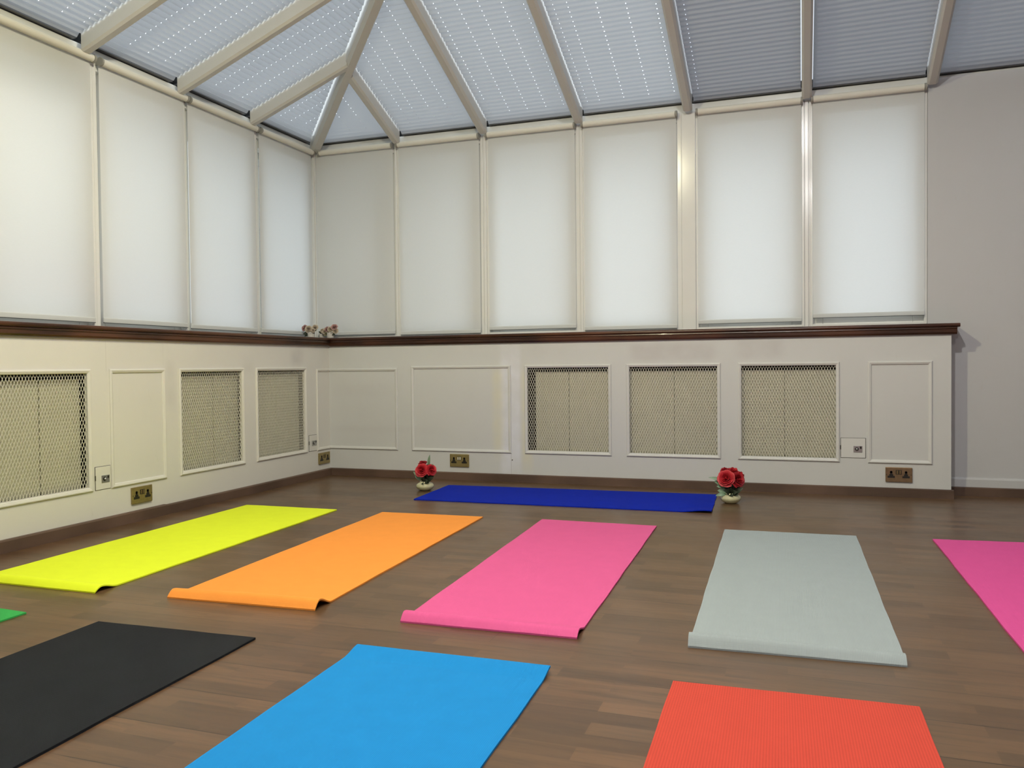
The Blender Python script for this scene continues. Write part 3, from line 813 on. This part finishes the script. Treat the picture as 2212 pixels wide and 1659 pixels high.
# ------------------------------------------------------------------ flowers
def petal(bm, c, Rm, r, h, wid, splay, curlo, nseg=6, mseg=5):
    # one cupped petal, base at the axis, rising h, leaning outwards
    g = []
    for j in range(mseg + 1):
        t = j / mseg; row = []
        ww = wid * math.sin(math.pi * (.12 + .62 * t)) 
        rad = r * (.25 + .75 * t ** .7) + splay * t * t
        z = h * (t - .0 * t * t) - curlo * max(0, t - .7) ** 2 * 9
        if t > .7: rad += curlo * (t - .7) * 2
        for i in range(nseg + 1):
            a = (i / nseg - .5) * ww * 2 / max(r, .004)
            tip = h * .10 * math.cos((i / nseg - .5) * math.pi) * t
            rr = rad * (1 + .05 * math.sin(a * 3))
            row.append(bm.verts.new(c + Rm @ Vector((rr * math.cos(a), rr * math.sin(a), z + tip))))
        g.append(row)
    for j in range(mseg):
        for i in range(nseg): bm.faces.new((g[j][i], g[j][i + 1], g[j + 1][i + 1], g[j + 1][i]))
def rose(parent, c, R, direction, mat, seed=0, open_=1.0, layers=5, name='rose'):
    rnd = random.Random(seed); bm = BM(); c = Vector(c); d = Vector(direction).normalized()
    q = Vector((0, 0, 1)).rotation_difference(d).to_matrix()
    base = c - d * R * .55
    cnt = [3, 4, 5, 6, 7][:layers] if layers > 4 else [3, 4, 5, 6]
    rings = []
    for j in range(15):
        t = j / 14; rr = R * (.20 * math.sin(math.pi * (.15 + .80 * t)) + .01)
        rings.append([base + q @ Vector((rr * (1 + .22 * math.sin(3 * (a + t * 2.2))) * math.cos(a), rr * (1 + .22 * math.sin(3 * (a + t * 2.2))) * math.sin(a), R * 1.32 * t)) for a in [2 * math.pi * i / 18 for i in range(18)]])
    prism(bm, rings)
    for k, n in enumerate(cnt):
        f = (k + 1) / len(cnt)
        for j in range(n):
            a = 2 * math.pi * j / n + k * .7 + rnd.uniform(-.15, .15)
            Rm = q @ Matrix.Rotation(a, 3, 'Z') @ Matrix.Rotation(rnd.uniform(-.08, .08), 3, 'Y')
            petal(bm, base, Rm, R * (.10 + .60 * f), R * (1.42 - .62 * f * f) * rnd.uniform(.93, 1.05), R * (.12 + .50 * f), R * .34 * f * open_, R * .22 * f)
    o = obj(name, bm, mat, parent=parent, smooth=True)
    return o
def leaf(parent, base, tip, width, mat, sag=.0, name='leaf', nrm=(0, -1, .4), rnd_=0):
    base, tip = Vector(base), Vector(tip); ax = tip - base; Ln = ax.length; ax.normalize()
    side = ax.cross(Vector(nrm)).normalized(); up = side.cross(ax).normalized()
    bm = BM(); n = 8; g = []
    for j in range(n + 1):
        t = j / n; w = width * .5 * math.sin(math.pi * t ** .8) ** .8 if 0 < t < 1 else .0004
        c = base + ax * Ln * t + up * sag * math.sin(math.pi * t)
        g.append([bm.verts.new(c - side * w + up * w * .35), bm.verts.new(c), bm.verts.new(c + side * w + up * w * .35)])
    for j in range(n):
        for i in range(2): bm.faces.new((g[j][i], g[j][i + 1], g[j + 1][i + 1], g[j + 1][i]))
    return obj(name, bm, mat, parent=parent, smooth=True)
def rose_vase(x, y, label, roses, leaves, r=.061, h=.056):
    t = thing('rose_vase', (x, y, 0), label, 'vase of flowers', 'cream vases of red roses on the floor')
    bm = BM(); P_ = [(0, .001), (r * .55, .001), (r * .62, .004), (r * .86, .013), (r * .99, .026), (r, .032), (r * .93, .043), (r * .74, .051), (r * .55, h), (r * .58, h + .006), (r * .54, h + .006), (r * .50, h - .002), (r * .6, .045), (0, .040)]
    lathe(bm, P_, (x, y, 0), 36); obj('vase', bm, M['vase'], parent=t, smooth=True)
    for k, (dx, dy, z, R, dr, op) in enumerate(roses):
        rr = rose(t, (x + dx, y + dy, z), R, dr, M['rose_red'] if k % 2 else M['rose_red_light'], seed=k + int(x * 10), open_=op)
        bm = BM(); a = Vector((x + dx * .2, y + dy * .2, .045)); b = Vector((x + dx, y + dy, z)) - Vector(dr).normalized() * R * .5
        rod(bm, a, b, .0022, 8); obj('stem', bm, M['stem'], parent=t)
    for (b, tp, w, m, sg) in leaves:
        leaf(t, (x + b[0], y + b[1], b[2]), (x + tp[0], y + tp[1], tp[2]), w, M[m], sg)
    return t
cam_dir = (0.35, -1, .35)
def V(dx, dz, dy=0): return (dx, dy, dz)
lv = [((0, -.02, .06), (-.035, -.055, .085), .032, 'leaf_dark', .006), ((.01, -.02, .06), (.045, -.05, .075), .034, 'leaf_dark', .006),
      ((.02, 0, .06), (.075, -.02, .095), .036, 'leaf_dark', .008), ((.0, -.02, .05), (.02, -.064, .050), .024, 'leaf_dark', .01),
      ((.01, .01, .06), (.06, .03, .11), .034, 'leaf_dark', .006), ((-.01, .01, .06), (-.05, .02, .10), .030, 'leaf_dark', .006),
      ((.02, -.01, .055), (.052, -.045, .055), .030, 'leaf_dark', .01), ((0, .02, .06), (.0, .05, .12), .04, 'leaf_dark', 0), ((.0, -.01, .06), (.005, -.045, .10), .03, 'leaf_dark', .004)]
rose_vase(1.070, -.545, 'cream vase of red roses at the left end of the royal blue mat',
    [(-.008, -.030, .138, .040, (.12, -1, .42), 1), (-.026, .022, .168, .034, (-.4, -.5, .9), .8), (.050, -.010, .140, .035, (.9, -.7, .35), .9), (.016, .030, .150, .030, (.2, .2, 1), .8)],
    lv[1:5] + lv[4:5] + lv[6:9] + [((.02, .02, .16), (.034, .01, .243), .022, 'leaf_pale', .004), ((.025, .01, .15), (.062, .0, .180), .018, 'leaf_pale', .004),
          ((-.02, 0, .08), (-.082, -.01, .125), .030, 'leaf_pale', .006), ((-.02, 0, .07), (-.065, -.02, .095), .028, 'leaf_pale', .004), ((-.02, .01, .07), (-.06, .01, .135), .034, 'leaf_dark', .0)])
rose_vase(3.073, -.515, 'cream vase of red roses at the right end of the royal blue mat',
    [(-.022, -.030, .150, .044, (-.1, -1, .40), 1), (.040, -.012, .142, .040, (.7, -.8, .35), 1), (.012, .020, .178, .036, (.2, -.4, 1), 1), (-.032, .020, .180, .032, (-.5, -.4, .9), .9), (.052, .025, .160, .030, (.8, 0, .8), .9)],
    lv + [((-.03, 0, .13), (-.128, -.02, .152), .022, 'leaf_pale', .012), ((-.03, 0, .11), (-.095, -.02, .130), .036, 'leaf_pale', .0), ((-.03, -.01, .095), (-.080, -.02, .100), .022, 'leaf_pale', .0),
          ((-.02, -.01, .07), (-.075, -.02, .075), .034, 'leaf_pale', .0), ((-.02, -.02, .06), (-.085, -.04, .045), .026, 'leaf_pale', .01), ((-.03, 0, .12), (-.05, -.03, .17), .022, 'leaf_pale', 0)])

def little_pot(x, y, label, blooms, leaves, w=.058, h=.046):
    z = 1.067
    t = thing('flower_pot', (x, y, z), label, 'flower pot', 'small white pots of pale roses on the window ledge')
    bm = BM(); lathe(bm, [(0, .0005), (w * .44, .0005), (w * .47, .004), (w * .5, h - .004), (w * .5, h), (w * .44, h), (w * .42, h - .008), (0, h - .010)], (x, y, z), 24)
    obj('pot', bm, M['pot'], parent=t, smooth=False)
    for k, (dx, dy, dz, R, m, dr) in enumerate(blooms):
        rose(t, (x + dx, y + dy, z + dz), R, dr, M[m], seed=k + 3, open_=1, layers=4, name='rose')
        bm = BM(); rod(bm, (x + dx * .3, y + dy * .3, z + h - .012), (x + dx, y + dy, z + dz - R * .4), .0016, 6); obj('stem', bm, M['stem'], parent=t)
    for (b, tp, w_, m, sg) in leaves: leaf(t, (x + b[0], y + b[1], z + b[2]), (x + tp[0], y + tp[1], z + tp[2]), w_, M[m], sg)
fr = (.3, -1, .15)
little_pot(-.112, -.070, 'small white pot of pink and cream roses, left one in the ledge corner',
    [(-.052, -.01, .078, .023, 'rose_pink', (-.3, -1, .3)), (-.010, -.02, .068, .025, 'rose_cream', fr), (.035, .0, .082, .022, 'rose_cream', (.3, -.8, .6)), (.03, -.02, .058, .015, 'rose_cream', fr)],
    [((-.01, 0, .04), (-.062, -.02, .035), .03, 'leaf_dark', 0), ((.01, 0, .04), (.05, -.02, .050), .026, 'leaf_tan', 0), ((-.01, 0, .04), (-.05, -.02, .012), .028, 'leaf_dark', 0), ((.01, 0, .04), (.060, .0, .075), .022, 'leaf_tan', 0), ((.0, -.01, .04), (.02, -.03, .042), .03, 'leaf_dark', 0)])
little_pot(-.093, .055, 'small white pot half hidden between the two fuller flower pots',
    [(.01, -.01, .060, .016, 'rose_cream', fr), (.045, -.01, .066, .018, 'rose_cream', fr)],
    [((0, 0, .04), (.045, -.01, .042), .024, 'leaf_tan', 0), ((0, 0, .04), (.055, -.02, .020), .022, 'leaf_tan', 0), ((0, 0, .04), (-.02, -.02, .055), .02, 'leaf_dark', 0)], w=.050, h=.034)
little_pot(.004, .020, 'small white pot of cream and blush roses, right one in the ledge corner',
    [(-.048, -.01, .050, .017, 'rose_cream', fr), (-.022, -.01, .070, .020, 'rose_pink', (-.2, -1, .5)), (.006, -.015, .068, .019, 'rose_cream', fr), (.042, -.01, .084, .024, 'rose_pink', (.3, -.8, .7)), (.050, -.01, .056, .020, 'rose_cream', (.8, -.8, .1))],
    [((0, 0, .04), (-.03, -.03, .044), .026, 'leaf_tan', 0), ((0, 0, .04), (.03, -.03, .044), .028, 'leaf_tan', 0), ((0, 0, .04), (.055, -.02, .025), .026, 'leaf_dark', 0), ((0, 0, .04), (-.05, -.02, .02), .026, 'leaf_tan', 0), ((.0, -.02, .04), (.0, -.035, .045), .04, 'leaf_tan', 0), ((.02, 0, .05), (.068, 0, .068), .02, 'leaf_dark', 0)])

# ------------------------------------------------------------------ lamps of the room (behind the viewer)
def lamp(x, y, z, power, col, label, rad=.06):
    t = thing('pendant_lamp', (x, y, z), label, 'lamp')
    s = min(x + .2, RX + .2 - x, .15 - y + 0 if y > hipEndY else 99)
    top = EZ + SL * s - .02
    bm = BM(); rod(bm, (x, y, z + .12), (x, y, top), .006, 8); obj('cord', bm, M['lamp_metal'], parent=t)
    bm = BM(); lathe(bm, [(.03, .14), (.05, .13), (.16, .03), (.172, -.035), (.166, -.035), (.154, .028), (.045, .118), (.03, .125)], (x, y, z), 32); obj('shade', bm, M['lamp_metal'], parent=t, smooth=True)
    bm = BM(); lathe(bm, [(0, .03), (.03, .04), (.042, .07), (.03, .10), (.02, .12), (0, .125)], (x, y, z), 20); obj('bulb', bm, M['bulb'], parent=t, smooth=True)
    ld = bpy.data.lights.new('lamp_light', 'POINT'); ld.energy = power; ld.color = col; ld.shadow_soft_size = rad
    lo = bpy.data.objects.new('lamp_light', ld); C.objects.link(lo); lo.location = (x, y, z - .014)
lamp(2.0, -3.3, 3.02, 205, (1, .93, .62), 'pendant lamp near the left wall, outside the picture')
lamp(3.3, -3.7, 3.35, 214, (1, .97, .95), 'pendant lamp under the ridge, outside the picture')
lamp(3.7, -6.6, 3.3, 148, (1, .97, .96), 'pendant lamp under the ridge behind the viewer')

# ------------------------------------------------------------------ daylight
w = bpy.data.worlds.new('overcast_sky'); S.world = w; w.use_nodes = True; nt = w.node_tree
bg = nt.nodes['Background']
tc = nt.nodes.new('ShaderNodeTexCoord'); sp = nt.nodes.new('ShaderNodeSeparateXYZ'); L(nt, tc.outputs['Generated'], sp.inputs[0])
mr = nt.nodes.new('ShaderNodeMapRange'); mr.inputs['From Min'].default_value = -.05; mr.inputs['From Max'].default_value = .6
L(nt, sp.outputs[2], mr.inputs['Value'])
cc = mixc(nt, mr.outputs[0], (.62, .68, .74), (.86, .93, 1.0))
L(nt, cc, bg.inputs['Color']); bg.inputs['Strength'].default_value = 2.6
bm = BM(); box(bm, -1.4, .95, 1.05, 1.5, -.3, 3.1)  # unseen walls added outside to dim the corner and left-hand blinds
box(bm, -2.6, -2.2, -9.5, -1.6, -.3, 2.15)
struct('added_shade_wall', bm, simple('shade_wall_surface', (.28, .26, .23), .9, var=.3))

# ------------------------------------------------------------------ camera
cd = bpy.data.cameras.new('camera'); co = bpy.data.objects.new('camera', cd); C.objects.link(co); S.camera = co
yaw, pitch, roll = math.radians(19.33559), math.radians(-1.27353), math.radians(-.59228)
cy, sy, cp, sp_, cr, sr = math.cos(yaw), math.sin(yaw), math.cos(pitch), math.sin(pitch), math.cos(roll), math.sin(roll)
fwd = Vector((-sy * cp, cy * cp, sp_)); right = Vector((cy, sy, 0)); up = right.cross(fwd)
r2 = cr * right + sr * up; u2 = -sr * right + cr * up
m = Matrix((( r2.x, u2.x, -fwd.x, 3.47776), (r2.y, u2.y, -fwd.y, -5.60902), (r2.z, u2.z, -fwd.z, .83768), (0, 0, 0, 1)))
co.matrix_world = m
cd.sensor_width = 36; cd.sensor_fit = 'HORIZONTAL'; cd.lens = 36 * 1784.447 / 2212; cd.clip_start = .05

S.view_settings.view_transform = 'Standard'; S.view_settings.look = 'None'; S.view_settings.gamma = 1
S.view_settings.exposure = 0; S.view_settings.use_curve_mapping = False
